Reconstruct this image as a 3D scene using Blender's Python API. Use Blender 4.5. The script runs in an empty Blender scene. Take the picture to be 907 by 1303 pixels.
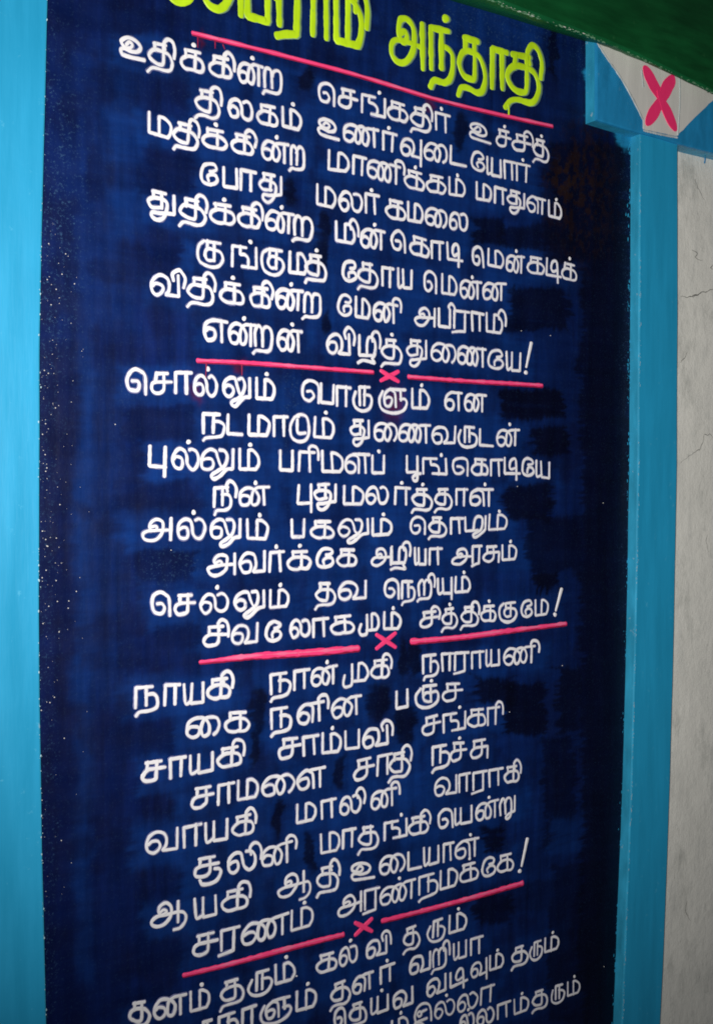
import bpy, math, random
import numpy as np
from mathutils import Vector, Matrix, noise as mnoise

random.seed(7)
rng = np.random.default_rng(11)
SC = bpy.context.scene
COL = SC.collection

# ------------------------------------------------------------------ camera
D = 1.25                                    # metres from the wall
F, CX, CY = 1375.0, 453.5, 651.5            # the photograph's focal length and centre, in its own pixels
dx = Vector((2056.5, 41.5, -1375.0)).normalized()          # the wall's horizontal, seen by the camera
up = Vector((0.0032, 1.0, 0.035))
dz = (up - dx * up.dot(dx)).normalized()
dy = dz.cross(dx)                                          # into the wall
R = Matrix((dx, dy, dz))                                   # camera space -> world space
CAM = Vector((0.0, -D, 1.45))
cam = bpy.data.cameras.new('camera')
cam.sensor_fit = 'VERTICAL'; cam.sensor_height = 36.0; cam.lens = 36.0 * F / 1303.0
cam.clip_start = 0.02; cam.clip_end = 50.0
camo = bpy.data.objects.new('camera', cam); COL.objects.link(camo)
camo.matrix_world = Matrix.Translation(CAM) @ R.to_4x4()
cam.dof.use_dof = False
SC.camera = camo

# ------------------------------------------------------------------ light: the camera's flash in a dim place
world = bpy.data.worlds.new('World'); SC.world = world; world.use_nodes = True
bg = world.node_tree.nodes['Background']
bg.inputs[0].default_value = (0.75, 0.85, 1.0, 1); bg.inputs[1].default_value = 0.035
flash = bpy.data.lights.new('camera_flash', 'SPOT')
flash.energy = 118.0; flash.color = (1.0, 0.97, 0.93); flash.shadow_soft_size = 0.012
flash.spot_size = math.radians(94); flash.spot_blend = 1.0
fo = bpy.data.objects.new('camera_flash', flash); COL.objects.link(fo)
fo.location = CAM + R @ Vector((-0.035, 0.055, 0.0))
aim = R @ Vector((600 - CX, CY - 520, -F))
fo.rotation_euler = aim.to_track_quat('-Z', 'Y').to_euler()
SC.view_settings.view_transform = 'Standard'; SC.view_settings.look = 'None'
SC.cycles.filter_width = 1.8
SC.view_settings.exposure = 0.0; SC.view_settings.gamma = 1.0
SC.view_settings.use_curve_mapping = False


# ------------------------------------------------------------------ helpers
def at(px, py, y=0.0):
    """where the sight line through a point of the photograph meets the plane at depth y"""
    d = R @ Vector((px - CX, CY - py, -F))
    t = (y - CAM.y) / d.y
    return CAM + d * t


RN = np.array(R)
def px_of(P):
    """pixel of world points, n x 3 (used only to lay traced paint out on the board)"""
    q = (P - np.array(CAM)) @ RN
    return CX + q[:, 0] / -q[:, 2] * F, CY - q[:, 1] / -q[:, 2] * F


def mesh_obj(name, verts, faces, mat, parent=None, smooth=False):
    me = bpy.data.meshes.new(name); me.from_pydata(verts, [], faces); me.update()
    if smooth:
        me.polygons.foreach_set('use_smooth', [True] * len(me.polygons))
    if mat: me.materials.append(mat)
    o = bpy.data.objects.new(name, me); COL.objects.link(o)
    if parent: o.parent = parent
    return o


def tag(o, label=None, cat=None, group=None, kind=None):
    if label: o['label'] = label
    if cat: o['category'] = cat
    if group: o['group'] = group
    if kind: o['kind'] = kind
    return o


def empty(name, loc=(0, 0, 0)):
    o = bpy.data.objects.new(name, None); COL.objects.link(o); o.location = loc; o.empty_display_size = 0.05
    return o


class G:
    """tiny node-graph writer"""
    def __init__(s, name):
        s.m = bpy.data.materials.new(name); s.m.use_nodes = True
        s.t = s.m.node_tree; s.b = s.t.nodes['Principled BSDF']
    def n(s, typ, **k):
        x = s.t.nodes.new(typ)
        for a, v in k.items(): setattr(x, a, v)
        return x
    def l(s, a, b): s.t.links.new(a, b)
    def coords(s, scale=(1, 1, 1)):
        tc = s.n('ShaderNodeNewGeometry'); mp = s.n('ShaderNodeMapping')
        mp.inputs['Scale'].default_value = scale
        s.l(tc.outputs['Position'], mp.inputs[0]); return mp.outputs[0]
    def noise(s, scale, vec, detail=4, rough=0.55):
        x = s.n('ShaderNodeTexNoise'); x.inputs['Scale'].default_value = scale
        x.inputs['Detail'].default_value = detail; x.inputs['Roughness'].default_value = rough
        s.l(vec, x.inputs['Vector']); return x.outputs[0]
    def ramp(s, fac, stops):
        x = s.n('ShaderNodeValToRGB'); e = x.color_ramp.elements
        while len(e) < len(stops): e.new(0.5)
        for k, (p, c) in enumerate(stops):
            e[k].position = p; e[k].color = c if len(c) == 4 else (*c, 1)
        s.l(fac, x.inputs[0]); return x.outputs[0]
    def mix(s, fac, a, b, mode='MIX'):
        x = s.n('ShaderNodeMix', data_type='RGBA', blend_type=mode)
        for sock, v in ((x.inputs[0], fac), (x.inputs[6], a), (x.inputs[7], b)):
            if hasattr(v, 'links'): s.l(v, sock)
            else: sock.default_value = v if isinstance(v, (int, float)) else ((*v, 1) if len(v) == 3 else v)
        return x.outputs[2]
    def bump(s, h, strength, dist, prev=None):
        x = s.n('ShaderNodeBump'); x.inputs['Strength'].default_value = strength
        x.inputs['Distance'].default_value = dist; s.l(h, x.inputs['Height'])
        if prev: s.l(prev, x.inputs['Normal'])
        return x.outputs[0]


def paint(name, base, vary=0.25, rough=0.42, brush=(1, 1, 0.12), bstr=0.35, scuff=None, scuff_amt=0.0, tint=None, bdist=0.0012):
    g = G(name)
    v = g.coords(brush); p = g.coords()
    n1 = g.noise(55, v, 5); n2 = g.noise(9, p, 4); n3 = g.noise(420, v, 3)
    dark = tuple(c * (1 - vary) for c in base); lite = tuple(min(1, c * (1 + vary)) for c in base)
    if tint: lite = tint
    c = g.mix(g.ramp(n1, [(0.3, (0, 0, 0)), (0.72, (1, 1, 1))]), dark, lite)
    c = g.mix(g.ramp(n2, [(0.35, (0, 0, 0)), (0.7, (0.6, 0.6, 0.6))]), c, tuple(x * (1 - vary * 0.7) for x in base))
    if scuff:
        n4 = g.noise(70, p, 7, 0.72)
        f = g.ramp(n4, [(0.63, (0, 0, 0)), (0.70, (scuff_amt,) * 3)])
        c = g.mix(f, c, scuff)
    g.l(c, g.b.inputs['Base Color'])
    g.l(g.ramp(n1, [(0.2, (rough - 0.08,) * 3), (0.8, (rough + 0.12,) * 3)]), g.b.inputs['Roughness'])
    b = g.bump(n1, bstr, bdist); b = g.bump(n3, bstr * 0.6, bdist * 0.35, b); b = g.bump(n2, 0.3, 0.004, b)
    g.l(b, g.b.inputs['Normal'])
    return g.m


M = {}
M['teal'] = paint('teal_enamel_paint', (0.015, 0.335, 0.60), 0.11, 0.42, (1, 1, 0.10), 0.35, scuff=(0.09, 0.46, 0.70), scuff_amt=0.6)
M['teal_edge'] = paint('worn_teal_paint', (0.030, 0.36, 0.60), 0.25, 0.42, (1, 1, 0.3), scuff=(0.45, 0.6, 0.68), scuff_amt=0.7)
M['blue_cap'] = paint('mid_blue_paint', (0.014, 0.25, 0.52), 0.22, 0.42, (1, 1, 0.4), scuff=(0.12, 0.34, 0.5), scuff_amt=0.4)
M['green'] = paint('dark_green_enamel', (0.0014, 0.072, 0.017), 0.45, 0.42, (0.18, 1, 1), scuff=(0.02, 0.11, 0.035), scuff_amt=0.6)
M['green_edge'] = paint('worn_green_enamel', (0.003, 0.105, 0.030), 0.4, 0.42, (0.18, 1, 1), scuff=(0.12, 0.26, 0.14), scuff_amt=0.6)
M['cap_white'] = paint('white_distemper', (0.68, 0.67, 0.63), 0.08, 0.6, scuff=(0.30, 0.31, 0.30), scuff_amt=0.5)
M['line_white'] = paint('thin_white_outline', (0.60, 0.66, 0.66), 0.35, 0.5)
M['letter'] = paint('white_lettering_enamel', (0.86, 0.84, 0.86), 0.09, 0.5, (1, 1, 0.4), 0.3, scuff=(0.30, 0.34, 0.56), scuff_amt=0.7, bdist=0.0009)
M['thin_white'] = paint('thin_white_first_coat', (0.16, 0.17, 0.34), 0.4, 0.5, (1, 1, 0.5), 0.2, scuff=(0.01, 0.03, 0.14), scuff_amt=0.7)
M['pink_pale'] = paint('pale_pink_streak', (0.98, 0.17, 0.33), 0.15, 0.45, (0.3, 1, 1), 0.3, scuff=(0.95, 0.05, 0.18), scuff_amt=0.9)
M['lime'] = paint('lime_lettering_enamel', (0.56, 0.85, 0.012), 0.20, 0.42, (1, 1, 0.3), 0.4, scuff=(0.30, 0.55, 0.05), scuff_amt=0.6)
M['lime_under'] = paint('grey_green_undercoat', (0.20, 0.34, 0.22), 0.35, 0.5, (1, 1, 0.5), 0.5, scuff=(0.01, 0.03, 0.10), scuff_amt=0.9)
M['pink'] = paint('pink_enamel', (1.0, 0.055, 0.21), 0.10, 0.42, (0.3, 1, 1), 0.4, scuff=(0.95, 0.38, 0.46), scuff_amt=0.55)
M['crimson'] = paint('thin_crimson_paint', (0.34, 0.008, 0.05), 0.35, 0.5, (0.3, 1, 1), 0.3, scuff=(0.03, 0.01, 0.08), scuff_amt=0.9)
M['speck'] = paint('pale_paint_splash', (0.80, 0.78, 0.72), 0.1, 0.25)


def plaster():
    g = G('off_white_plaster')
    p = g.coords(); v = g.coords((1, 1, 0.35))
    n1 = g.noise(8, p, 8, 0.65); n2 = g.noise(34, v, 9, 0.72); n3 = g.noise(260, p, 5, 0.7)
    c = g.mix(g.ramp(n1, [(0.3, (0, 0, 0)), (0.7, (1, 1, 1))]), (0.76, 0.755, 0.70), (0.86, 0.85, 0.79))
    c = g.mix(g.ramp(n2, [(0.52, (0, 0, 0)), (0.70, (0.6, 0.6, 0.6))]), c, (0.55, 0.56, 0.53))
    n6 = g.noise(16, g.coords((1, 1, 0.5)), 9, 0.74)
    c = g.mix(g.ramp(n6, [(0.53, (0, 0, 0)), (0.68, (0.8, 0.8, 0.8))]), c, (0.50, 0.51, 0.47))
    n7 = g.noise(95, v, 8, 0.75)
    c = g.mix(g.ramp(n7, [(0.62, (0, 0, 0)), (0.70, (0.7, 0.7, 0.7))]), c, (0.36, 0.36, 0.34))
    g.l(c, g.b.inputs['Base Color']); g.b.inputs['Roughness'].default_value = 0.75
    b = g.bump(n2, 0.5, 0.003); b = g.bump(n3, 0.5, 0.0010, b); b = g.bump(n1, 0.4, 0.012, b)
    g.l(b, g.b.inputs['Normal'])
    return g.m
M['plaster'] = plaster()


def board_mat():
    g = G('navy_board_paint')
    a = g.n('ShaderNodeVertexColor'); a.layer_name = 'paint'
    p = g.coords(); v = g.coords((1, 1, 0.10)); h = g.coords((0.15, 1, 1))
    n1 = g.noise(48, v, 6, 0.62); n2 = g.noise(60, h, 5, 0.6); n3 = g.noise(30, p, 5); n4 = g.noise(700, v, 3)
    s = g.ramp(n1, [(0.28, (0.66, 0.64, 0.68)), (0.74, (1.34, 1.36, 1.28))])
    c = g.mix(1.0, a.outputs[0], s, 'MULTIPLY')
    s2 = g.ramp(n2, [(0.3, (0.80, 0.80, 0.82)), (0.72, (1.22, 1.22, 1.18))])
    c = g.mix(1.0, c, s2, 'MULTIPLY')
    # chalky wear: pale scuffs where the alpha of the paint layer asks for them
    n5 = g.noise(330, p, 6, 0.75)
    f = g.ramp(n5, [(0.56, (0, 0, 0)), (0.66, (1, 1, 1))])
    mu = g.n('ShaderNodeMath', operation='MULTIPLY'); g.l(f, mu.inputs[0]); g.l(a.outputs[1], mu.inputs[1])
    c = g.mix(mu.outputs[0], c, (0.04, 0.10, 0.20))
    g.l(c, g.b.inputs['Base Color'])
    g.l(g.ramp(n3, [(0.3, (0.36,) * 3), (0.7, (0.5,) * 3)]), g.b.inputs['Roughness']); g.b.inputs['Specular IOR Level'].default_value = 0.16
    b = g.bump(n1, 0.25, 0.0011); b = g.bump(n4, 0.15, 0.0004, b); b = g.bump(n3, 0.35, 0.003, b)
    g.l(b, g.b.inputs['Normal'])
    return g.m
M['board'] = board_mat()


def bar(name, xyz0, xyz1, mat, parent=None, bevel=0.004, subdiv=0, rough=0.0):
    """a plastered block: bevelled, with long edges that wander a little"""
    import bmesh
    bm = bmesh.new(); bmesh.ops.create_cube(bm, size=1)
    s = [b - a for a, b in zip(xyz0, xyz1)]
    for v in bm.verts:
        v.co = Vector([xyz0[k] + (v.co[k] + 0.5) * s[k] for k in range(3)])
    if bevel: bmesh.ops.bevel(bm, geom=bm.edges[:], offset=bevel, segments=3, affect='EDGES', profile=0.6)
    if subdiv:
        for k in range(1, subdiv):
            z = xyz0[2] + s[2] * k / subdiv
            bmesh.ops.bisect_plane(bm, geom=bm.verts[:] + bm.edges[:] + bm.faces[:], plane_co=(0, 0, z), plane_no=(0, 0, 1))
    me = bpy.data.meshes.new(name); bm.to_mesh(me); bm.free(); me.materials.append(mat)
    o = bpy.data.objects.new(name, me); COL.objects.link(o)
    if parent: o.parent = parent
    return o


def interp(pts, x):
    xs = [p[0] for p in pts]; ys = [p[1] for p in pts]
    if x <= xs[0]:
        return ys[0] + (0 if len(xs) < 2 else (ys[1] - ys[0]) / (xs[1] - xs[0]) * (x - xs[0]))
    if x >= xs[-1]:
        return ys[-1] + (0 if len(xs) < 2 else (ys[-1] - ys[-2]) / (xs[-1] - xs[-2]) * (x - xs[-1]))
    return float(np.interp(x, xs, ys))


# ------------------------------------------------------------------ the wall and its plaster pieces
P1 = 0.0235                     # how far the painted pilasters stand out from the wall
TOPZ, BOTZ = 2.35, 0.35

ZR = 60
def column_mesh(name, left_px, right_px, y_front, mat, edge_mat, parent, xl=None, xr=None, z1=TOPZ, z0=BOTZ):
    """pilaster shaft whose arrises follow points read off the photograph; extruded back to the wall"""
    y0 = -y_front
    def curve(pts, fallback):
        if pts is None: return lambda z: fallback
        W = sorted([(at(x, y, y0).z, at(x, y, y0).x) for x, y in pts])
        return lambda z: float(np.interp(z, [w[0] for w in W], [w[1] for w in W]))
    L = curve(left_px, xl); Rr = curve(right_px, xr)
    be = 0.0022
    verts, faces, mi = [], [], []
    for k in range(ZR + 1):
        z = z0 + (z1 - z0) * k / ZR
        w = 0.0007 * mnoise.noise(Vector((z * 9, y_front * 50, 3.1))); w2 = 0.0007 * mnoise.noise(Vector((z * 9, 7.7, 1.3)))
        l, r = L(z) + w, Rr(z) + w2
        verts += [(l, 0.004, z), (l, y0 + be, z), (l + be * 0.3, y0 + be * 0.3, z), (l + be, y0, z),
                  (r - be, y0, z), (r - be * 0.3, y0 + be * 0.3, z), (r, y0 + be, z), (r, 0.004, z)]
    for k in range(ZR):
        for j in range(7):
            a = k * 8 + j; faces.append((a, a + 1, a + 9, a + 8)); mi.append(1 if j in (0, 6) else (1 if j in (1, 2, 4, 5) else 0))
    o = mesh_obj(name, verts, faces, mat, parent); o.data.materials.append(edge_mat)
    for f, m in zip(o.data.polygons, mi): f.material_index = m
    return o


def noisy_wall():
    x0, x1, y, nz, nx = -0.35, 2.45, 0.0, 90, 120
    V, Fc = [], []
    for j in range(nz + 1):
        for i in range(nx + 1):
            x = x0 + (x1 - x0) * i / nx; z = BOTZ - 0.1 + (TOPZ - BOTZ + 0.25) * j / nz
            V.append((x, 0.0015 * mnoise.noise(Vector((x * 5, 0, z * 5))) + 0.0012, z))
    for j in range(nz):
        for i in range(nx):
            a = j * (nx + 1) + i; Fc.append((a, a + 1, a + nx + 2, a + nx + 1))
    n = len(V)
    V += [(x0, 0.12, BOTZ - 0.1), (x1, 0.12, BOTZ - 0.1), (x1, 0.12, TOPZ + 0.15), (x0, 0.12, TOPZ + 0.15)]
    a, b, c, d = 0, nx, nz * (nx + 1) + nx, nz * (nx + 1)
    Fc += [(n, n + 3, n + 2, n + 1)]
    o = mesh_obj('plaster_wall', V, Fc, M['plaster'], smooth=True)
    return tag(o, 'cracked off-white plaster wall to the right of the blue pilaster', 'wall')
wall = noisy_wall()

# hairline cracks in the white plaster right of the pilaster
def crack(pts, w0, parent=wall):
    W = [at(x, y, 0) for x, y in pts]
    P = []
    for a, b in zip(W[:-1], W[1:]):
        for k in range(8):
            q = a.lerp(b, k / 8); P.append(q + Vector((mnoise.noise(q * 90) * 0.0035, 0, mnoise.noise(q * 90 + Vector((9, 9, 9))) * 0.0035)))
    P.append(W[-1]); V, Fc = [], []
    for k, q in enumerate(P):
        t = (P[min(k + 1, len(P) - 1)] - P[max(k - 1, 0)]).normalized(); nrm = Vector((-t.z, 0, t.x))
        u = k / (len(P) - 1); w = w0 * (0.15 + 0.85 * math.sin(math.pi * min(1, u * 0.9 + 0.1))) * (0.6 + 0.6 * random.random())
        V += [tuple(q + nrm * w + Vector((0, -0.0009, 0))), tuple(q - nrm * w + Vector((0, -0.0009, 0)))]
        if k: n = 2 * k; Fc.append((n - 2, n - 1, n + 1, n))
    mesh_obj('crack', V, Fc, M['crackfill'], parent)
M['crackfill'] = paint('dirt_in_crack', (0.13, 0.13, 0.12), 0.3, 0.8)
M['smudge'] = paint('grey_rubbed_dirt', (0.24, 0.25, 0.235), 0.35, 0.85, (1, 1, 0.4))
for pts, w in (([(907, 368), (896, 371), (886, 375), (874, 378), (864, 377)], 0.0011),
               ([(887, 374), (880, 379)], 0.0008),
               ([(880, 318), (886, 322), (884, 328), (893, 331)], 0.0008),
               ([(907, 336), (903, 340), (907, 344)], 0.0008),
               ([(907, 560), (902, 552), (895, 553), (893, 563), (889, 571), (880, 577), (868, 586), (863, 592)], 0.0007),
               ([(874, 449), (869, 456), (864, 462)], 0.0008),
               ([(884, 228), (886, 240), (892, 247), (897, 262)], 0.0006),
               ([(899, 680), (897, 690), (900, 703)], 0.0006),
               ([(873, 1145), (871, 1160), (878, 1172)], 0.0007)):
    crack(pts, w * 0.8)

# the navy board: a finely divided sheet whose paint layer is brushed on below
LEFT_B = [(66, -60), (62, 0), (58, 150), (54, 300), (52, 450), (51, 600), (51, 750), (52, 900), (54, 1050), (57, 1180), (60, 1303), (63, 1400)]
RIGHT_B = [(806, -60), (804, 60), (801, 190), (800, 400), (799, 600), (797, 800), (793, 1000), (787, 1150), (780, 1303), (776, 1400)]
Xl = min(at(x, y).x for x, y in LEFT_B) - 0.03; Xr = max(at(x, y).x for x, y in RIGHT_B) + 0.004
BY = -0.0035                     # front of the board coat


# ------------------------------------------------------------------ Tamil brush alphabet
# every letter: strokes of control points, body height 100, base line 0; '!' = corner
LOOP = "5,45 20,56 42,50 50,28 42,5 22,-2 5,12 0,45 10,80 35,99"
SQ = {
 'k': ["25,100! 92,98!", "27,100 27,70", "70,98 68,4", "70,68 35,68 8,50 5,25 22,5 45,0 68,4", "70,68 95,60 110,35 105,10 90,0 60,3"],
 'c': ["22,100! 90,100!", "26,100 26,62", "70,100 71,30 62,8 40,0 15,3 0,22 8,48 30,60! 108,60"],
 't': ["28,100! 86,100!", "32,100 32,66", "75,100 74,10 55,-2 25,5 5,25 5,45 25,66 60,68 100,58 122,20 112,-18 85,-30 45,-27 15,-30 0,-48"],
 'g': ["0,0! 0,100! 72,100!", "42,100! 42,60! 65,60 82,45 85,20 82,0", "125,100! 125,0! 52,0!"],
 'j': ["25,100! 88,100!", "62,100 62,5", "62,56 38,58 24,40 30,15 48,3 62,8", "27,100 20,78 24,55", "8,88 -14,48 -10,0 20,-28 62,-28 95,-2 102,38 88,58 62,56"],
 'T': ["0,100! 0,0! 95,0!"],
 'N': [LOOP + " 70,88 88,50 82,8 70,-2 58,12 56,50 66,85 88,99 112,88 124,50 118,8 106,-2 94,12 92,50 102,85 122,100! 172,100!", "152,100 152,0"],
 'w': [LOOP + " 70,88 90,50 84,8 71,-2 58,12 56,50 66,85 88,100! 136,100!", "114,100 114,0"],
 'Y': [LOOP + " 70,88 88,50 82,8 70,-2 58,12 56,50 68,85 92,97 115,85 125,50 118,15 106,0"],
 'n': ["0,0! 0,100! 72,100!", "45,100 45,5", "45,62 75,60 92,35 86,-8 60,-24 15,-28 0,-44"],
 'p': ["0,100! 0,0! 82,0! 82,100!"],
 'm': ["50,0! 50,100! 75,98 102,70 105,30 90,0! 0,0! 0,104!"],
 'y': ["0,100 2,12 12,1 30,14", "32,98! 32,0! 86,0! 86,97!"],
 'a': ["0,0! 0,100! 74,100!", "52,100 52,0"],
 'r': ["0,0! 0,100! 74,100!", "54,100! 54,-14! 20,-20 -8,-26"],
 'l': [LOOP + " 58,90 68,60 72,25 85,3 105,0 122,18 127,55 117,86 98,98 82,92"],
 'v': [LOOP + " 64,90 77,60 74,25 60,0! 116,0! 116,100!"],
 'z': ["0,102! 0,2! 88,2!", "48,2 47,60 56,92 74,100 94,86 100,50 94,12 80,-12 96,-34 60,-32 22,-30 -8,-40"],
 'L': [LOOP + " 58,92 68,70 68,0", "38,100 70,100! 118,100!", "98,100 98,0"],
 'R': ["4,0 2,60 10,90 25,100 40,90 47,66 47,2", "47,66 56,92 74,100 94,88 102,50 98,0 80,-24 40,-25 8,-25 -6,-40"],
 'e': ["24,50 42,50 52,28 42,5 25,0 8,12 0,50 8,88 34,108 60,100 74,72 77,-8"],
 'E': ["46,68 65,72 75,85 65,103 40,108 15,92 2,50 8,15 35,0 65,5 80,28 70,50 48,52 35,38 36,20"],
 'A': ["30,62 48,68 58,58 48,45 32,50 25,70 35,92 58,99 78,85 84,55 75,25 50,2 22,-2 2,10 0,32 20,45 60,46! 114,46!", "114,98 114,0"],
 'Q': ["30,62 48,68 58,58 48,45 32,50 25,70 35,92 58,99 78,85 84,55 75,25 50,2 22,-2 2,10 0,32 20,45 60,46 112,46 134,42 145,20 140,-10 120,-28 96,-32", "112,98 112,2"],
 'U': ["25,66 38,82 54,68 44,50 22,52 4,66 8,88 35,100 68,90 86,64 78,40 48,32 14,44 0,32 8,10 40,3 104,-1"],
 'X': [LOOP + " 62,100! 98,100!", "78,100 78,0"],
 'I': ["62,72 44,82 30,68 42,50 60,56 64,74 92,78", "130,0 128,60 112,108 72,126 32,108 12,62 24,22 60,2 80,-20", "18,18 50,22 96,20", "18,18 0,-10 20,-34 70,-30"],
 'ku': ["40,100! 104,100!", "42,100 41,66", "76,100 75,10", "76,62 52,66 36,54 32,30 46,8 75,10", "26,98 2,75 -5,30 12,-10 55,-28 95,-18 116,18 106,50 76,62"],
 'tu': ["22,100! 78,100!", "25,100 25,68", "62,100 61,22", "61,22 22,16 2,32 4,52 25,68 62,68 86,52 86,14 68,-30 42,-46 20,-34 22,-12 50,-8 84,-2 116,4! 116,98!"],
 'mu': ["44,96! 42,-8 28,-28 8,-24 -2,2 4,40", "42,0! 106,0! 122,30 114,74 96,98! 76,100! 76,0!"],
 'ru': ["32,4! 32,100! 84,100!", "60,100 60,4", "10,72 -3,30 10,-12 45,-30 85,-16 102,22 92,52 60,62"],
 'lu': [LOOP + " 58,90 68,60 78,22 92,4", "76,96 98,94 108,62 98,20 72,-8 46,-26 42,-42 58,-48 80,-30 106,-2 134,4! 134,96!"],
 'Lu': ["24,45 40,54 56,46 58,24 48,4 30,4 22,24 24,70 45,98 66,90 76,70 76,4", "50,100 80,100! 124,100!", "104,100 102,40", "12,84 -4,34 12,-14 62,-34 112,-18 132,20 124,44 102,48"],
 'Ru': ["2,0 0,60 8,90 20,99 36,88 40,60 40,4", "40,66 50,94 66,99 82,84 86,40 80,-14 60,-36 44,-28 48,-12 78,-2 112,4! 112,98!"],
 'zu': ["0,98! 0,2! 64,2!", "44,2 44,60 54,94 70,98 84,84 88,40 76,-2 48,-24 42,-40 58,-46 84,-22 104,4! 104,92!"],
 'cu': ["22,100! 90,100!", "26,100 26,62", "70,100 71,30 62,8 40,0 15,3 0,22 8,48 30,60! 108,60! 108,-8!"],
 'vu': [LOOP + " 64,90 77,60 74,25 60,0! 116,0!", "116,100 116,-46"],
 'yu': ["0,100 2,12 12,1 30,14", "32,98! 32,0! 86,0!", "86,97 86,-42"],
 'pu': ["0,100! 0,0! 66,0!", "66,100 66,-48"],
 'Tu': ["38,86! 38,28 48,14 80,14", "46,100 20,96 -2,50 6,-8 40,-32 78,-24 100,12 102,62 84,102 50,114 22,96"],
 'pU': ["0,100! 0,0! 78,0!", "78,100 78,-30 64,-54 44,-48 44,-26 66,-14 96,-8"],
 'cU': ["22,100! 90,100!", "26,100 26,62", "70,100 71,30 62,10 40,4 15,7 0,24 8,48 30,60! 108,60", "96,36 114,30 120,6 104,-26 70,-42 40,-36 24,-14"],
 'Ti': ["0,100! 0,0! 104,0!", "72,36 48,28 34,44 38,78 58,98 76,92 82,60 82,-36"],
}
STEMX = {'k': 78, 't': 84, 'c': 74, 'm': 84, 'v': 96, 'l': 108, 'w': 114, 'N': 152, 'L': 98, 'a': 52, 'r': 52, 'n': 72, 'p': 62, 'R': 86, 'z': 84}
DOTX = {'k': 62, 't': 66, 'c': 62, 'm': 62, 'l': 76, 'w': 78, 'N': 92, 'L': 80, 'a': 34, 'g': 96, 'j': 66, 'p': 46, 'y': 52}


def glyph(tok):
    """list of strokes; a stroke is a list of (x, y, corner); a dot is ('dot', x, y)"""
    S, dots = [], []
    key = tok
    if tok in SQ: src = SQ[tok]
    elif tok.endswith('i') and tok[:-1] in SQ:
        b = tok[:-1]; x = STEMX[b]; src = list(SQ['a' if b == 'r' else b])
        if b == 'p': src.append('82,98 76,122 92,136 112,126 118,98 114,60')
        elif b in 'NwLr': src.append(f"{x},98 {x-2},120 {x+12},136 {x+34},128 {x+44},98 {x+42},62")
        else: src.append(f"{x},80 {x-5},112 {x+13},134 {x+36},123 {x+48},88 {x+45},48")
    elif tok.endswith('.') and tok[:-1] in SQ:
        b = tok[:-1]; src = SQ['a' if b == 'r' else b]; dots.append((DOTX.get(b, DOTX['a'] if b == 'r' else 60), 131))
    else: raise KeyError(tok)
    for s in src:
        pts = []
        for p in s.split():
            c = p.endswith('!'); x, y = p.rstrip('!').split(','); pts.append([float(x), float(y), c])
        S.append(pts)
    return S, dots


def spline(pts, n=7):
    """Catmull-Rom through the points, broken at corners"""
    out = []; k = 0; segs = []; cur = [pts[0][:2]]
    for p in pts[1:]:
        cur.append(p[:2])
        if p[2]: segs.append(cur); cur = [p[:2]]
    if len(cur) > 1: segs.append(cur)
    for s in segs:
        s = [np.array(q, float) for q in s]
        m = len(s)
        for i in range(m - 1):
            p1, p2 = s[i], s[i + 1]
            p0 = s[i - 1] if i else 2 * p1 - p2
            p3 = s[i + 2] if i + 2 < m else 2 * p2 - p1
            nn = n if m > 2 else 5
            for j in range(nn):
                t = j / nn
                out.append(0.5 * ((2 * p1) + (-p0 + p2) * t + (2 * p0 - 5 * p1 + 4 * p2 - p3) * t * t + (-p0 + 3 * p1 - 3 * p2 + p3) * t ** 3))
    out.append(segs[-1][-1] if False else np.array(segs[-1][-1], float))
    return out


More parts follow.
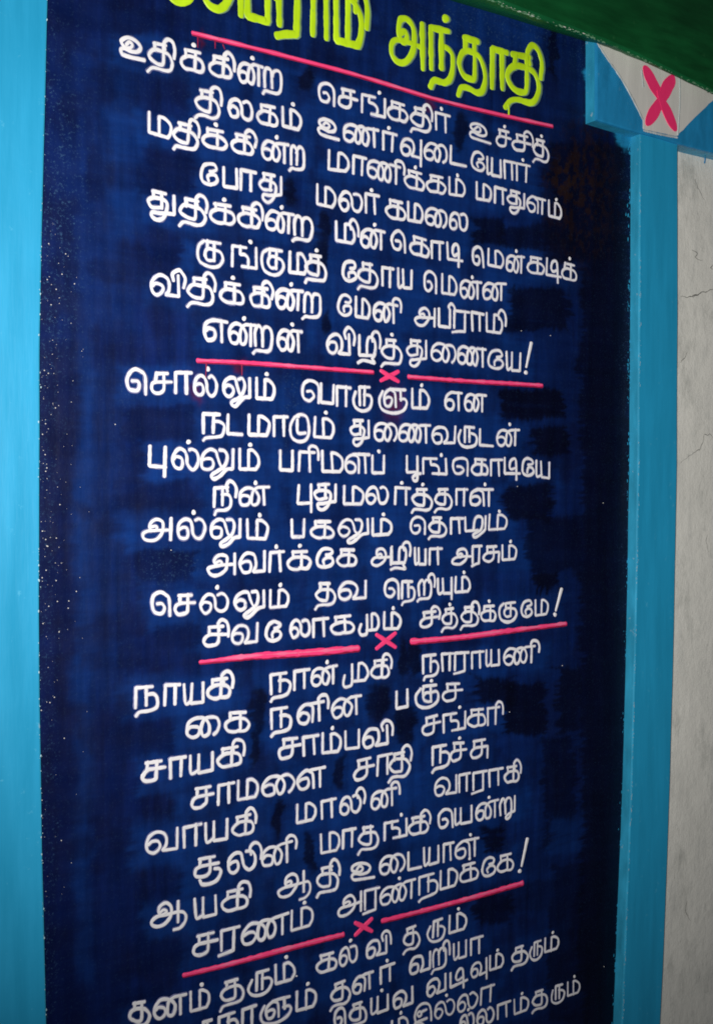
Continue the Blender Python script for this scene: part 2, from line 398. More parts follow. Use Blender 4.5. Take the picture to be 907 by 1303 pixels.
def ribbon(W, w, h, y, V, Fc, wob=0.12, seed=0.0, tail=None, nib=False):
    """a raised brush stroke through wall points W = [(X, Z)]: domed section, round ends"""
    W = [np.array(q, float) for q in W]
    # resample evenly
    d = [0.0]
    for a, b in zip(W[:-1], W[1:]): d.append(d[-1] + float(np.hypot(*(b - a))))
    L = d[-1]
    if L < 1e-6: return
    step = max(w * 0.22, L / 160)
    n = max(3, int(L / step))
    ts = np.linspace(0, L, n + 1)
    xs = np.interp(ts, d, [q[0] for q in W]); zs = np.interp(ts, d, [q[1] for q in W])
    P = np.stack([xs, zs], 1)
    T = np.gradient(P, axis=0); T /= np.maximum(np.hypot(T[:, 0], T[:, 1]), 1e-9)[:, None]
    # round caps outside the end points
    caps = [0.98, 0.85, 0.6, 0.3]
    pre = [(P[0] - T[0] * w * 0.5 * c, T[0], (1 - c ** 3.2) ** 0.5) for c in caps]
    post = [(P[-1] + T[-1] * w * 0.5 * c, T[-1], (1 - c ** 3.2) ** 0.5) for c in reversed(caps)]
    rows = pre + [(P[i], T[i], 1.0) for i in range(len(P))] + post
    base = len(V)
    prof = [(-0.5, 0.0), (-0.46, 0.78), (-0.3, 0.97), (0.2, 1.0), (0.45, 0.80), (0.5, 0.0)]
    s0 = seed * 13.7
    for k, (c, t, f) in enumerate(rows):
        nx, nz = -t[1], t[0]
        u = k * 0.22
        ww = w * f * (1 + wob * mnoise.noise(Vector((s0, u * 0.9, 1.7))) )
        if nib: ww *= 0.84 + 0.30 * abs(t[0] * 0.87 + t[1] * 0.50)
        if tail: ww *= tail(k / (len(rows) - 1))
        el = 0.05 * w * mnoise.noise(Vector((s0 + 5, u * 2.4, 0.3))); er = 0.05 * w * mnoise.noise(Vector((s0 + 9, u * 2.4, 4.3)))
        for q, (a, b) in enumerate(prof):
            e = (el if a < 0 else er) if abs(a) > 0.3 else 0
            off = a * ww + (e if f > 0.5 else 0)
            V.append((c[0] + nx * off, y - h * b * (0.35 + 0.65 * f) * (1 + 0.25 * mnoise.noise(Vector((s0, u, q * 0.5)))) + (0.0003 if b == 0 else 0), c[1] + nz * off))
    m = len(prof)
    for k in range(len(rows) - 1):
        for q in range(m - 1):
            a = base + k * m + q; Fc.append((a, a + m, a + m + 1, a + 1))
    Fc.append(tuple(base + q for q in range(m)))
    Fc.append(tuple(base + (len(rows) - 1) * m + q for q in reversed(range(m))))


def blob(c, r, h, y, V, Fc, sx=1.0, n=12):
    b = len(V); rings = [(1.0, 0.0), (0.9, 0.7), (0.5, 0.98)]
    ph = random.random() * 6
    for rr, hh in rings:
        for k in range(n):
            a = 2 * math.pi * k / n; j = 1 + 0.08 * math.sin(2 * a + ph) + 0.05 * math.sin(3 * a + 2 * ph)
            V.append((c[0] + r * sx * rr * j * math.cos(a), y - h * hh + (0.0003 if hh == 0 else 0), c[1] + r * rr * j * math.sin(a)))
    V.append((c[0], y - h * 1.05, c[1]))
    for q in range(2):
        for k in range(n):
            k2 = (k + 1) % n; Fc.append((b + q * n + k, b + q * n + k2, b + (q + 1) * n + k2, b + (q + 1) * n + k))
    for k in range(n): Fc.append((b + 2 * n + k, b + 2 * n + (k + 1) % n, b + 3 * n))


PXM = 1.0 / F
words = []       # px boxes of the painted words, for the lighter repainting around them
def letter_geo(parts, base, xh, w, V, Fc, y=BY, h=0.00022, jit=1.5, dxy=(0, 0), halo=None):
    for tok, x0, x1 in parts:
        S, dots = glyph(tok)
        allx = [p[0] for s in S for p in s]
        lo, hi = min(allx), max(allx)
        xc = (x0 + x1) / 2
        # px per wall metre there -> half the brush width in px
        pm = 10.0 / max(1e-6, (at(xc + 5, interp(base, xc)) - at(xc - 5, interp(base, xc))).x)
        hw = w * pm * 0.5
        X0, X1 = x0 + hw, x1 - hw
        H = interp(xh, xc) - w * pm * 0.35
        by = interp(base, xc) - w * pm * 0.35
        slope = (interp(base, xc + 25) - interp(base, xc - 25)) / 50
        sc = (X1 - X0) / (hi - lo)
        def mp(px, py):
            X = X0 + (px - lo) * sc
            return X + dxy[0], by + slope * (X - xc) - H * py / 100 + dxy[1]
        for s in S:
            q = [[p[0] + random.gauss(0, jit), p[1] + random.gauss(0, jit), p[2]] for p in s]
            W = []
            for px, py in spline(q):
                a = at(*mp(px, py), y); W.append((a.x, a.z))
            sd = random.random() * 50; w_ = w * random.uniform(0.93, 1.07)
            k0, k1 = random.uniform(0.86, 1.10), random.uniform(0.80, 1.08)
            ribbon(W, w_, h * random.uniform(0.85, 1.15), y, V, Fc, seed=sd, wob=0.2, nib=True, tail=lambda u: (k0 + (k1 - k0) * u) * (0.86 + 0.18 * math.sin(math.pi * min(1, max(0, u)))))
            if halo is not None: ribbon(W, w_ * 1.26, 0.00008, y - 0.00002 * random.random(), halo[0], halo[1], seed=sd + 3, wob=0.3, nib=True)
        for dx_, dy_ in dots:
            a = at(*mp(dx_ + random.gauss(0, 2), dy_ + random.gauss(0, 2)), y)
            blob((a.x, a.z), w * 0.70, h * 1.3, y, V, Fc)


def parse(s):
    L = []
    for item in s.split(';'):
        item = item.strip()
        if not item: continue
        join = item.startswith('+'); f = item.lstrip('+').split()
        p = (f[0], float(f[1]), float(f[2]))
        if join: L[-1].append(p)
        else: L.append([p])
    return L

# one entry per written line: letters with their left and right edge, the base line, the letter height (all read off the photograph)
TEXT = [
 ("U 152 186;ti 187 225;k. 229 261;ki 265 301;w. 302 336;R 333 360;e 404 427;+c 429 456;g. 459 491;k 492 520;ti 521 551;r. 553 573;U 597 625;c. 630 651;ci 651 679;t. 677 699",
  [(175,77),(245,91),(350,114),(440,138),(560,167),(690,200)], [(150,27),(350,25),(560,22),(700,20.5)]),
 ("ti 247 284;l 290 323;k 326 355;m. 358 384;U 404 433;N 436 483;r. 486 506;vu 509 537;Y 539 570;+T 572 594;E 599 617;+y 618 638;+a 640 657;r. 656 675",
  [(265,143),(307,152),(340,159.5),(371,164),(415,175),(460,184),(495,192),(525,200),(590,211.5),(628,224),(672,233)], [(250,26),(370,24),(500,22.5),(580,22),(672,22)]),
 ("m 188 220;ti 219 256;k. 257 290;ki 294 328;w. 332 369;R 367 389;m 417 445;+a 448 467;Ni 466 516;k. 514 541;k 542 568;m. 570 592;m 605 626;+a 628 645;tu 645 668;L 669 695;m. 697 715",
  [(205,174),(240,184),(275,190),(312,197),(350,205),(380,211),(430,218),(457,223),(500,233),(528,241),(555,245.5),(582,249.5),(616,255),(656,264),(705,277)], [(190,25),(370,24),(500,22.5),(600,20.5),(710,19)]),
 ("E 254 279;+p 283 304;+a 305 327;tu 329 360;m 402 428;l 431 462;r. 464 483;k 490 517;m 518 539;Y 540 570;+l 571 596",
  [(266,236),(293,240),(316,243),(345,248),(415,263),(447,269),(474,272),(503,279),(528,282.5),(555,288.5),(584,293)], [(254,26),(360,25),(420,24.5),(600,21.5)]),
 ("tu 187 224;ti 227 266;k. 266 301;ki 302 337;w. 337 375;R 371 399;mi 427 458;w. 458 491;e 497 517;+k 521 547;+a 548 565;Ti 568 589;e 600 616;+m 620 641;w. 643 668;k 670 693;Ti 694 714;k. 714 734",
  [(205,271),(246,280),(284,285.5),(319,290),(356,295),(390,301.5),(440,309),(475,316),(508,319),(534,325.5),(556,330),(580,332),(608,337.5),(630,340),(656,346.5),(682,348.5),(705,352),(724,356.5)], [(190,25.5),(370,24.5),(450,23.5),(560,22),(620,21),(730,20.5)]),
 ("ku 249 286;g. 294 328;ku 331 363;m 367 392;t. 387 417;E 435 455;+t 454 482;+a 485 502;y 505 525;e 538 556;+m 561 582;w. 584 613;w 613 644",
  [(265,334),(312,341),(347,344),(380,349),(402,351),(445,358.5),(470,360),(494,365),(515,367),(547,371),(571,375),(598,380),(630,382)], [(250,27),(380,26),(450,24),(550,23.5),(640,21)]),
 ("vi 191 238;ti 237 276;k. 279 312;ki 317 349;w. 350 387;R 384 410;E 429 449;+m 451 472;wi 474 512;A 527 554;pi 557 580;r 574 598;+a 599 616;mi 618 645",
  [(210,377),(256,381),(296,387),(333,391.5),(370,394),(397,398.5),(440,402),(462,405),(490,410),(540,415),(568,417),(590,419),(607,421),(632,424)], [(190,27),(380,25),(460,24.5),(550,22.5),(640,22.5)]),
 ("X 258 290;w. 290 327;R 321 348;w. 352 386;vi 415 453;zi 454 486;t. 484 512;tu 517 544;Y 548 581;+N 581 619;E 620 641;+y 643 663",
  [(273,434.5),(308,439),(334,442),(368,447),(434,451),(470,454),(498,457),(530,457),(564,460.5),(600,465),(632,470),(655,472)], [(258,27),(385,26.5),(434,26),(500,24),(600,22.5),(660,23)]),
 ("e 160 188;+c 191 220;+a 222 245;l. 246 278;lu 283 320;m. 325 351;e 383 408;+p 407 426;+a 427 447;ru 448 475;Lu 481 519;m. 523 547;X 565 589;w 590 619",
  [(174,499),(205,502),(233,501),(260,504),(300,506),(337,508.5),(395,511),(417,514),(437,517),(462,517),(500,519),(535,520.5),(578,522),(605,523.5)], [(160,27),(260,26.5),(340,25),(440,24.5),(535,23.5),(615,21)]),
 ("n 257 287;T 288 310;m 315 345;+a 347 368;Tu 368 395;m. 399 426;tu 445 471;Y 475 507;+N 506 548;v 549 580;ru 582 608;T 609 628;w. 631 661",
  [(270,552),(300,553.5),(330,555),(380,555.5),(412,557.5),(455,558),(490,561),(526,562.5),(564,564.5),(595,564),(618,568),(645,567.5)], [(257,25),(412,25),(455,23),(526,22),(600,20.5),(660,20.5)]),
 ("pu 189 212;l. 218 255;lu 255 299;m. 303 331;p 355 374;ri 379 407;m 409 437;L 438 471;p. 472 490;pU 516 536;g. 537 569;e 575 597;+k 599 622;+a 623 640;Ti 641 662;E 663 680;+y 681 700",
  [(200,595),(236,598),(277,598.5),(317,598.5),(365,599.5),(423,601.5),(455,602),(482,603),(525,602),(553,604),(586,604),(630,605.5),(651,603.5),(690,608)], [(190,26),(240,27.5),(317,25.5),(423,25),(482,22.5),(560,20),(690,20.5)]),
 ("ni 271 303;w. 303 344;pu 378 398;tu 399 429;m 436 464;l 465 495;r. 502 523;t. 523 551;t 552 576;+a 579 596;L. 597 628",
  [(285,645),(323,643.5),(388,641.5),(415,640),(450,642.5),(480,641.5),(512,642.5),(538,644),(563,643),(610,643.5)], [(272,25),(323,23),(388,23.5),(480,22),(563,20.5),(627,21)]),
 ("A 181 220;l. 225 263;lu 267 308;m. 313 343;p 370 389;k 394 426;lu 429 470;m. 473 499;e 521 542;+t 544 569;+a 572 590;zu 591 619;m. 621 646",
  [(200,688.5),(243,686.5),(288,685.5),(328,686),(380,684.5),(410,685.5),(450,682),(486,681.5),(532,679),(556,678),(580,679),(605,676),(635,674)], [(181,28.5),(243,26.5),(328,24),(410,22),(486,20.5),(556,19),(645,18.5)]),
 ("A 264 301;v 304 339;r. 342 363;k. 365 397;E 402 426;+k 428 455;A 472 499;zi 496 524;y 526 543;+a 545 563;A 575 602;r 599 614;cu 614 636;m. 638 658",
  [(282,732.5),(320,729),(350,727.5),(380,725.5),(414,722.5),(440,721),(485,720),(508,717.5),(535,719),(553,718.5),(588,718.5),(605,715.5),(625,715),(647,713)], [(264,27.5),(350,25),(440,21.5),(485,22),(553,20.5),(600,20.5),(657,18)]),
 ("e 192 219;+c 221 250;l. 254 292;lu 298 338;m. 342 369;t 400 428;v 430 467;e 488 509;+n 510 529;Ri 530 555;yu 556 576;m. 578 599",
  [(205,782),(235,783),(273,780),(316,776),(356,773),(414,765),(448,763),(498,760.5),(520,761),(540,758),(566,756),(588,754)], [(192,26.5),(273,24.5),(356,22),(448,22.5),(520,21),(598,19)]),
 ("ci 258 294;v 294 329;E 337 360;+l 368 396;+a 397 419;k 420 452;mu 456 484;m. 487 511;ci 533 561;t. 561 583;ti 585 611;k. 611 632;ku 634 658;E 662 678;+m 680 698",
  [(275,822.5),(311,819),(348,816),(380,811.5),(408,810),(436,807),(470,803),(500,801),(547,798.5),(571,794.5),(597,792),(620,791),(646,787),(670,785.5),(690,783)], [(258,25),(348,23),(436,22),(500,20.5),(571,19.5),(646,19.5),(697,19.5)]),
 ("n 171 203;+a 208 231;y 233 261;ki 263 299;n 343 371;+a 373 395;w. 395 431;mu 435 470;ki 471 500;n 537 559;+a 561 578;r 576 597;+a 599 616;y 617 636;Ni 640 687",
  [(190,900),(220,897.5),(247,896),(278,889.5),(357,882),(383,877),(412,872),(452,868),(485,863),(548,856),(570,853.5),(588,852),(608,850.5),(626,848),(665,844)], [(171,26),(247,26),(357,24.5),(412,22.5),(485,23),(570,21.5),(686,20)]),
 ("Y 236 281;+k 285 319;n 344 372;Li 378 420;w 421 461;p 503 520;j. 528 559;c 562 589",
  [(258,937.5),(300,932),(357,926.5),(396,920),(440,912),(511,901.5),(543,895),(575,892.5)], [(236,24.5),(300,25),(396,24.5),(440,23.5),(511,22),(588,22)]),
 ("c 179 212;+a 215 239;y 241 273;ki 276 313;c 353 384;+a 385 407;m. 409 435;p 438 458;vi 461 501;c 536 561;g. 563 593;k 594 619;ri 619 641",
  [(195,994.5),(227,989),(257,984),(294,976),(368,965),(396,961),(422,958),(447,954),(480,949.5),(548,935),(578,930),(606,924.5),(630,922)], [(180,25),(257,24),(294,25),(368,24.5),(447,23.5),(548,22.5),(630,21)]),
 ("c 242 274;+a 276 299;m 301 330;Y 333 376;+L 377 415;c 449 477;+a 479 500;ti 494 525;n 549 573;c. 572 594;cu 597 622",
  [(258,1028.5),(288,1023),(315,1017),(354,1011),(396,1003.5),(463,992),(490,985.5),(510,982),(561,972),(583,968.5),(608,964.5)], [(242,26),(315,24.5),(396,24),(463,25),(561,23),(622,21.5)]),
 ("v 185 228;+a 232 258;y 260 291;ki 295 328;m 377 403;+a 408 429;li 432 466;wi 471 510;v 552 582;+a 583 599;r 599 620;+a 621 640;ki 641 664",
  [(205,1084.5),(245,1077),(275,1071),(312,1062.5),(390,1046),(418,1041),(448,1035),(490,1027.5),(567,1011.5),(590,1007.5),(610,1004),(630,1000),(652,995.5)], [(185,27),(275,25.5),(390,23),(490,22.5),(567,22.5),(652,20.5)]),
 ("cU 246 283;li 289 335;wi 332 379;m 407 433;+a 435 454;t 455 483;g. 488 519;ki 519 549;e 556 577;+y 577 601;w. 604 635;Ru 635 656",
  [(264,1117),(312,1108.5),(350,1101),(420,1084),(443,1079),(468,1075),(503,1067),(533,1061.5),(566,1053.5),(588,1049),(620,1042),(645,1036)], [(245,25),(312,25.5),(420,23.5),(503,22),(566,21.5),(655,20.5)]),
 ("Q 192 239;y 247 277;ki 282 321;Q 354 397;ti 402 434;U 446 477;Y 482 516;+T 518 537;y 538 559;+a 563 578;L. 579 610",
  [(210,1178),(262,1168),(300,1158.5),(372,1140),(415,1129),(462,1120),(498,1111),(527,1106),(548,1100.5),(570,1096),(595,1091)], [(192,29),(262,26.5),(300,25.5),(372,28),(415,25),(462,22.5),(527,22.5),(609,22)]),
 ("c 244 278;r 277 306;N 307 368;m. 370 399;A 429 461;r 461 484;N. 483 530;n 532 558;m 559 583;k. 584 609;E 612 631;+k 632 654",
  [(260,1215.5),(292,1208),(337,1196),(385,1181),(445,1164),(472,1156),(505,1148),(545,1136),(571,1129.5),(597,1121.5),(622,1114.5),(643,1109)], [(244,26),(337,25),(385,25),(445,25),(505,22.5),(571,22.5),(643,21)]),
 ("t 163 193;w 195 238;m. 241 268;t 279 312;ru 315 348;m. 349 376;k 402 430;l. 431 456;vi 465 499;t 512 535;ru 543 567;m. 570 594",
  [(178,1300),(216,1294),(255,1285),(296,1272),(332,1261),(362,1250),(415,1237),(443,1227),(482,1216),(524,1202),(555,1193),(582,1185)], [(163,24),(255,24.5),(296,24),(362,23.5),(415,22.5),(482,21.5),(582,21.5)]),
 ("ru 250 274;n 277 305;+a 307 327;Lu 330 372;m. 376 404;t 419 447;L 448 476;r. 483 503;v 520 548;Ri 548 574;y 576 594;+a 598 615",
  [(290,1315),(316,1306),(350,1296),(390,1284.5),(433,1273),(462,1262),(493,1250),(534,1237.5),(560,1228),(585,1220),(606,1214)], [(277,24),(350,22.5),(390,24),(462,21),(534,21.5),(606,20.5)]),
 ("e 424 441;+t 443 468;y. 471 495;v 499 526;v 542 568;Ti 572 595;vu 598 620;m. 622 641;t 650 672;ru 673 691;m. 692 711",
  [(433,1306),(456,1298),(483,1289),(512,1281),(555,1265),(583,1253),(608,1242),(631,1233),(660,1224),(681,1217),(702,1210)], [(425,22),(483,21),(555,20.5),(608,18),(660,18.5),(702,17.5)]),
 ("m. 497 520;I 524 550;l. 552 579;l 581 608;+a 611 630", [(510,1316),(537,1303),(565,1294),(595,1285),(620,1276)], [(510,20.5),(620,20.5)]),
 ("l. 584 604;l 606 629;+a 632 650;m. 653 673;t 676 697;ru 700 719;m. 721 738", [(595,1310),(617,1303),(641,1295),(663,1288),(686,1279),(709,1272),(729,1266)], [(590,19.5),(663,18),(729,17.5)]),
]
TITLE = ("A 258 311;pi 311 356;r 348 391;+a 395 426;mi 424 471;A 495 541;n. 545 579;t 580 620;+a 623 647;ti 641 692",
         [(307,21),(345,31),(413,50),(453,60),(517,82),(560,92),(600,103),(635,114),(670,119)], [(300,58),(517,58),(600,52),(670,47)])

board = empty('inscription_board', (at(420, 651).x, 0, 1.0))
tag(board, 'dark navy board painted with white Tamil verses, pink rules and a lime heading', 'painted board')
BINV = -Vector(board.location)
def child(name, V, Fc, mat, smooth=True):
    o = mesh_obj(name, [tuple(Vector(v) + BINV) for v in V], Fc, mat, board, smooth)
    return o

# ---- paint layer of the board
NX, NZ = 470, 820
Zb0, Zb1 = at(60, 1303).z - 0.35, at(560, -10).z + 0.16
Zb0 = max(BOTZ, Zb0)
gx = np.linspace(Xl, Xr, NX); gz = np.linspace(Zb0, Zb1, NZ)
GX, GZ = np.meshgrid(gx, gz)
def value_noise(X, Z, sx, sz, seed, octaves=3):
    out = np.zeros_like(X); amp, tot = 1.0, 0.0
    r = np.random.default_rng(seed)
    for o in range(octaves):
        T = r.random((257, 257))
        u = (X * sx) % 256; v = (Z * sz) % 256
        iu = u.astype(int); iv = v.astype(int); fu = u - iu; fv = v - iv
        fu = fu * fu * (3 - 2 * fu); fv = fv * fv * (3 - 2 * fv)
        out += amp * ((T[iv, iu] * (1 - fu) + T[iv, iu + 1] * fu) * (1 - fv) + (T[iv + 1, iu] * (1 - fu) + T[iv + 1, iu + 1] * fu) * fv)
        tot += amp; amp *= 0.55; sx *= 2.1; sz *= 2.1
    return out / tot
NXs = GX + 3.0; NZs = GZ + 3.0
P3 = np.stack([GX.ravel(), np.full(GX.size, BY), GZ.ravel()], 1)
PX, PY = px_of(P3); PX = PX.reshape(GX.shape); PY = PY.reshape(GX.shape)
wx = (value_noise(NXs, NZs, 32, 32, 1) - 0.5) * 34; wy = (value_noise(NXs, NZs, 26, 32, 2) - 0.5) * 26
fx = (value_noise(NXs, NZs, 22, 230, 3, 4) - 0.5) * 20       # ragged brush ends
fy = (value_noise(NXs, NZs, 230, 22, 4, 4) - 0.5) * 9
stv = value_noise(NXs, NZs, 150, 10, 5, 4); sth = value_noise(NXs, NZs, 12, 160, 6, 4)
big = value_noise(NXs, NZs, 9, 6, 7, 3); mid = value_noise(NXs, NZs, 26, 20, 8, 3)
def box(x0, y0, x1, y1, soft=5.0, slope=0.0, ragged=1.0):
    yy = PY - slope * (PX - (x0 + x1) / 2)
    ax = PX + wx * 0.6 + fx * ragged; ay = yy + wy * 0.6 + fy * ragged
    d = np.minimum(np.minimum(ax - x0, x1 - ax), np.minimum(ay - y0, y1 - ay))
    return 1 / (1 + np.exp(-d / soft * 2.2))
def ell(x0, y0, x1, y1, soft=0.25):
    cx, cy, rx, ry = (x0 + x1) / 2, (y0 + y1) / 2, (x1 - x0) / 2, (y1 - y0) / 2
    d = np.sqrt(((PX + wx * .7 + fx * .5 - cx) / rx) ** 2 + ((PY + wy * .7 + fy * .5 - cy) / ry) ** 2)
    return 1 / (1 + np.exp((d - 1) / soft * 3))
col = np.zeros(GX.shape + (3,)); al = np.zeros(GX.shape)
navy = np.array([0.0028, 0.0115, 0.088]); blue = np.array([0.0030, 0.0260, 0.150]); black = np.array([0.0010, 0.0017, 0.0120])
f = np.clip(0.15 + 0.9 * (big - 0.5) + 1.2 * (stv - 0.5) + 0.4, 0, 1)[..., None]
col[:] = navy * 0.40 * (1 - f) + navy * 1.05 * f
def lay(mask, c, amt=1.0, grain=None):
    global col
    m = mask * amt
    if grain is not None: m = m * np.clip(0.55 + grain, 0, 1)
    col = col * (1 - m[..., None]) + np.asarray(c) * m[..., None]
# pale repainting round every written line, in runs of words
for s, base, xh in TEXT:
    toks = [p for L_ in parse(s) for p in L_]
    runs = [[toks[0]]]
    for a, b in zip(toks[:-1], toks[1:]):
        if b[1] - a[2] > 22: runs.append([b])
        else: runs[-1].append(b)
    for r_ in runs:
        x0, x1 = r_[0][1] - random.uniform(6, 20), r_[-1][2] + random.uniform(5, 18); xc = (x0 + x1) / 2
        b = interp(base, xc); h = interp(xh, xc); sl = (interp(base, xc + 30) - interp(base, xc - 30)) / 60
        lay(box(x0, b - h * 1.25, x1, b + h * 0.55, 5, sl, 0.8), blue * random.uniform(0.85, 1.1), 0.8, 0.0 + sth * 1.0)
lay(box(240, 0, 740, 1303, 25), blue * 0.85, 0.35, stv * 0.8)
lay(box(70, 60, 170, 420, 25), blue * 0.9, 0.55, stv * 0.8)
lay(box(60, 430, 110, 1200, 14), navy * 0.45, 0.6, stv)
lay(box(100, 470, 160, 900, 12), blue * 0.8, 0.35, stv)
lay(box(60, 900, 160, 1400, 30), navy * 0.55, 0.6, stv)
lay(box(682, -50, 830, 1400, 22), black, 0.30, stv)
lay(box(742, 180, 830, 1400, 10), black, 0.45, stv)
lay(box(52, 440, 96, 1400, 9, 0, 0.4), (0.0015, 0.0055, 0.050), 0.55, stv)
lay(box(97, 300, 118, 1250, 7, 0, 0.4), blue, 0.55, stv)
lay(box(52, 0, 130, 430, 14), navy * 0.9, 0.5, stv)
lay(np.clip((mid - 0.53) * 7, 0, 1), black * 2.5, 0.45, sth)
# earlier lettering blacked out with a broad brush
for b_ in [(150,12,212,42,.9),(64,0,150,40,.6),(180,200,240,245,.85),(192,310,228,335,.7),(158,516,246,562,.75),(148,566,176,650,.5),
           (176,612,240,652,.75),(178,700,248,740,.85),(196,792,250,826,.7),(150,925,222,962,.75),(150,815,190,850,.5),(140,1055,180,1130,.5),
           (172,1195,236,1235,.6),(150,1255,215,1275,.6),(603,276,642,312,.85),(636,286,738,318,.8),(646,366,722,420,.85),(632,497,716,532,.97),
           (676,542,722,578,.95),(642,616,700,662,.9),(668,655,738,728,.75),(674,727,712,750,.98),(604,861,654,893,.9),(640,868,692,932,.92),
           (706,848,738,930,.85),(690,935,730,1080,.7),(618,1052,638,1084,.9),(606,1138,652,1172,.8),(700,1100,790,1303,.6),(644,560,720,600,.3),
           (690,200,735,330,.6),(702,180,795,330,.75),(738,300,800,1400,.72),(60,1150,150,1300,.3),(640,1120,700,1160,.4),(480,20,495,60,.3)]:
    lay(box(*b_[:4], 2.2), black if b_[0] > 330 else np.array([0.0012, 0.0065, 0.050]), b_[4], 0.25 + sth * 0.5)
for e_ in [(572,143,593,190),(381,88,397,116),(360,225,380,265),(403,268,421,304),(318,874,336,925),(318,922,334,976),(424,958,440,1003),(348,1016,362,1068),
           (388,1060,401,1106),(466,868,497,914),(503,894,524,950),(505,818,519,862),(518,816,534,862),(700,10,712,100),(396,300,415,345),(408,395,420,425)]:
    lay(ell(*e_), black, 0.85, 0.3 + stv * 0.4)
for b_ in [(142,148,185,205),(140,240,180,300),(150,468,245,500),(180,580,240,612),(150,650,240,690),(176,740,240,785),(165,860,300,905),(170,960,230,1010),(170,1045,235,1105),
           (520,985,536,1012),(500,988,535,1025),(560,0,690,70),(470,640,520,760),(700,1040,735,1085)]:
    lay(box(*b_, 6), blue * 1.25, 0.45, sth)
for x_ in (683, 689, 697):
    lay(box(x_ - 1.3, 744, x_ + 1.3, 757 + (x_ % 5), 0.6, 0, 0.1), black, 0.9)
# dark brownish bare patch near the upper right corner, crimson ghost of an earlier heading
brown = np.array([0.0155, 0.0070, 0.0060])
sp = np.clip((value_noise(NXs, NZs, 150, 110, 31, 4) - 0.46) * 6, 0, 1)
lay(ell(706, 160, 782, 345, 0.5), black * 1.2, 0.8); lay(ell(704, 160, 784, 325, 0.5) * sp, brown * 0.9, 0.75)
lay(ell(700, 195, 740, 260, 0.6) * sp, brown, 0.7)
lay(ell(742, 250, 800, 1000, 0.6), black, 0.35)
for e_ in [(245,478,262,510),(300,462,312,478),(488,490,512,530),(541,130,554,146),(250,42,256,60)]:
    lay(ell(*e_, 0.6), (0.10, 0.006, 0.022), 0.6, stv)
# chalk-like wear: along the left edge and beside the heading
al += 0.75 * ell(40, 100, 105, 420, 0.9) + 0.5 * box(52, 0, 70, 1303, 8) + 0.5 * ell(730, 50, 760, 110, 0.5) + 0.5 * ell(560, 0, 740, 60, 0.8) + 0.10
al += 0.5 * ell(360, 468, 380, 560, 0.6) + 0.45 * ell(175, 700, 250, 745, 0.5) + 0.5 * ell(150, 470, 172, 508, 0.6)
al += 0.6 * box(793, 60, 803, 1303, 4)
lay(np.maximum(box(745, 100, 830, 163, 1.5, 0.24, 0.3), ell(786, 150, 836, 192, 0.12)), (0.015, 0.25, 0.48), 1.0)
# the coat's uneven edges against the plaster
yb = BY - 0.0006 * mid - 0.0003 * stv
V = np.stack([GX.ravel(), yb.ravel(), GZ.ravel()], 1) + np.array(BINV)
idx = np.arange(NX * NZ).reshape(NZ, NX)
Q = np.stack([idx[:-1, :-1].ravel(), idx[:-1, 1:].ravel(), idx[1:, 1:].ravel(), idx[1:, :-1].ravel()], 1)
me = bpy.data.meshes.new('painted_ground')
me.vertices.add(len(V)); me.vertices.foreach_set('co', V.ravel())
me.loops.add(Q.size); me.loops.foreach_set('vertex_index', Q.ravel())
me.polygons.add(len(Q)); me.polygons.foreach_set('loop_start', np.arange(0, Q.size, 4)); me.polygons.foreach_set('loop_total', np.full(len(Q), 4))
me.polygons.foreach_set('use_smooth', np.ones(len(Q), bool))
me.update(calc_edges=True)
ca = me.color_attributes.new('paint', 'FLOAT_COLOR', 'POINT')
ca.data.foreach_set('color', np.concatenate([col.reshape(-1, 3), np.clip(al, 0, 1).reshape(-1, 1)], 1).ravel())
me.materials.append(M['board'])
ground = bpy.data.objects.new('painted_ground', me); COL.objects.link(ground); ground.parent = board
BYL = BY - 0.00085               # lettering sits on the coat

# ---- white lettering
BW = 0.0050
for s, base, xh in TEXT:
    for parts in parse(s):
        V, Fc, HV, HF = [], [], [], []
        xc = parts[0][1]
        letter_geo(parts, base, xh, float(np.interp(xc, [150, 450, 700], [0.0047, 0.0044, 0.0040])) * (1 if interp(base, xc) < 1000 else 0.95), V, Fc, y=BYL, halo=(HV, HF))
        n0, nv = len(Fc), len(V)
        V += HV; Fc += [tuple(i + nv for i in f_) for f_ in HF]
        o = child('letter', V, Fc, M['letter']); o.data.materials.append(M['thin_white'])
        for f_ in o.data.polygons[n0:]: f_.material_index = 1
# exclamation marks, full stop
def stroke_px(pts, w, mat, name, h=0.0007, y=BYL, tail=None, wob=0.12, curve=True):
    V, Fc = [], []
    q = spline([[a, b, False] for a, b in pts]) if curve and len(pts) > 2 else pts
    if not curve or len(pts) == 2:
        q = [(pts[0][0] + (pts[1][0] - pts[0][0]) * k / 12, pts[0][1] + (pts[1][1] - pts[0][1]) * k / 12) for k in range(13)]
    W = [(at(a, b, y).x, at(a, b, y).z) for a, b in q]
    ribbon(W, w, h, y, V, Fc, seed=random.random() * 40, tail=tail, wob=wob)
    return V, Fc
for (a, b, c) in [((675.5, 437), (669.5, 466), (668.8, 474)), ((714, 750), (707, 776), (705.8, 782)), ((670.5, 1068), (663.5, 1101), (661, 1108.5))]:
    V, Fc = stroke_px([a, b], 0.0058, None, '', tail=lambda u: 1.05 - 0.45 * u)
    p = at(*c, BYL); blob((p.x, p.z), 0.0036, 0.0009, BYL, V, Fc)
    child('exclamation_mark', V, Fc, M['letter'])
V, Fc = [], []; p = at(377.5, 1242, BYL); blob((p.x, p.z), 0.0012, 0.0006, BYL, V, Fc); child('full_stop', V, Fc, M['letter'])

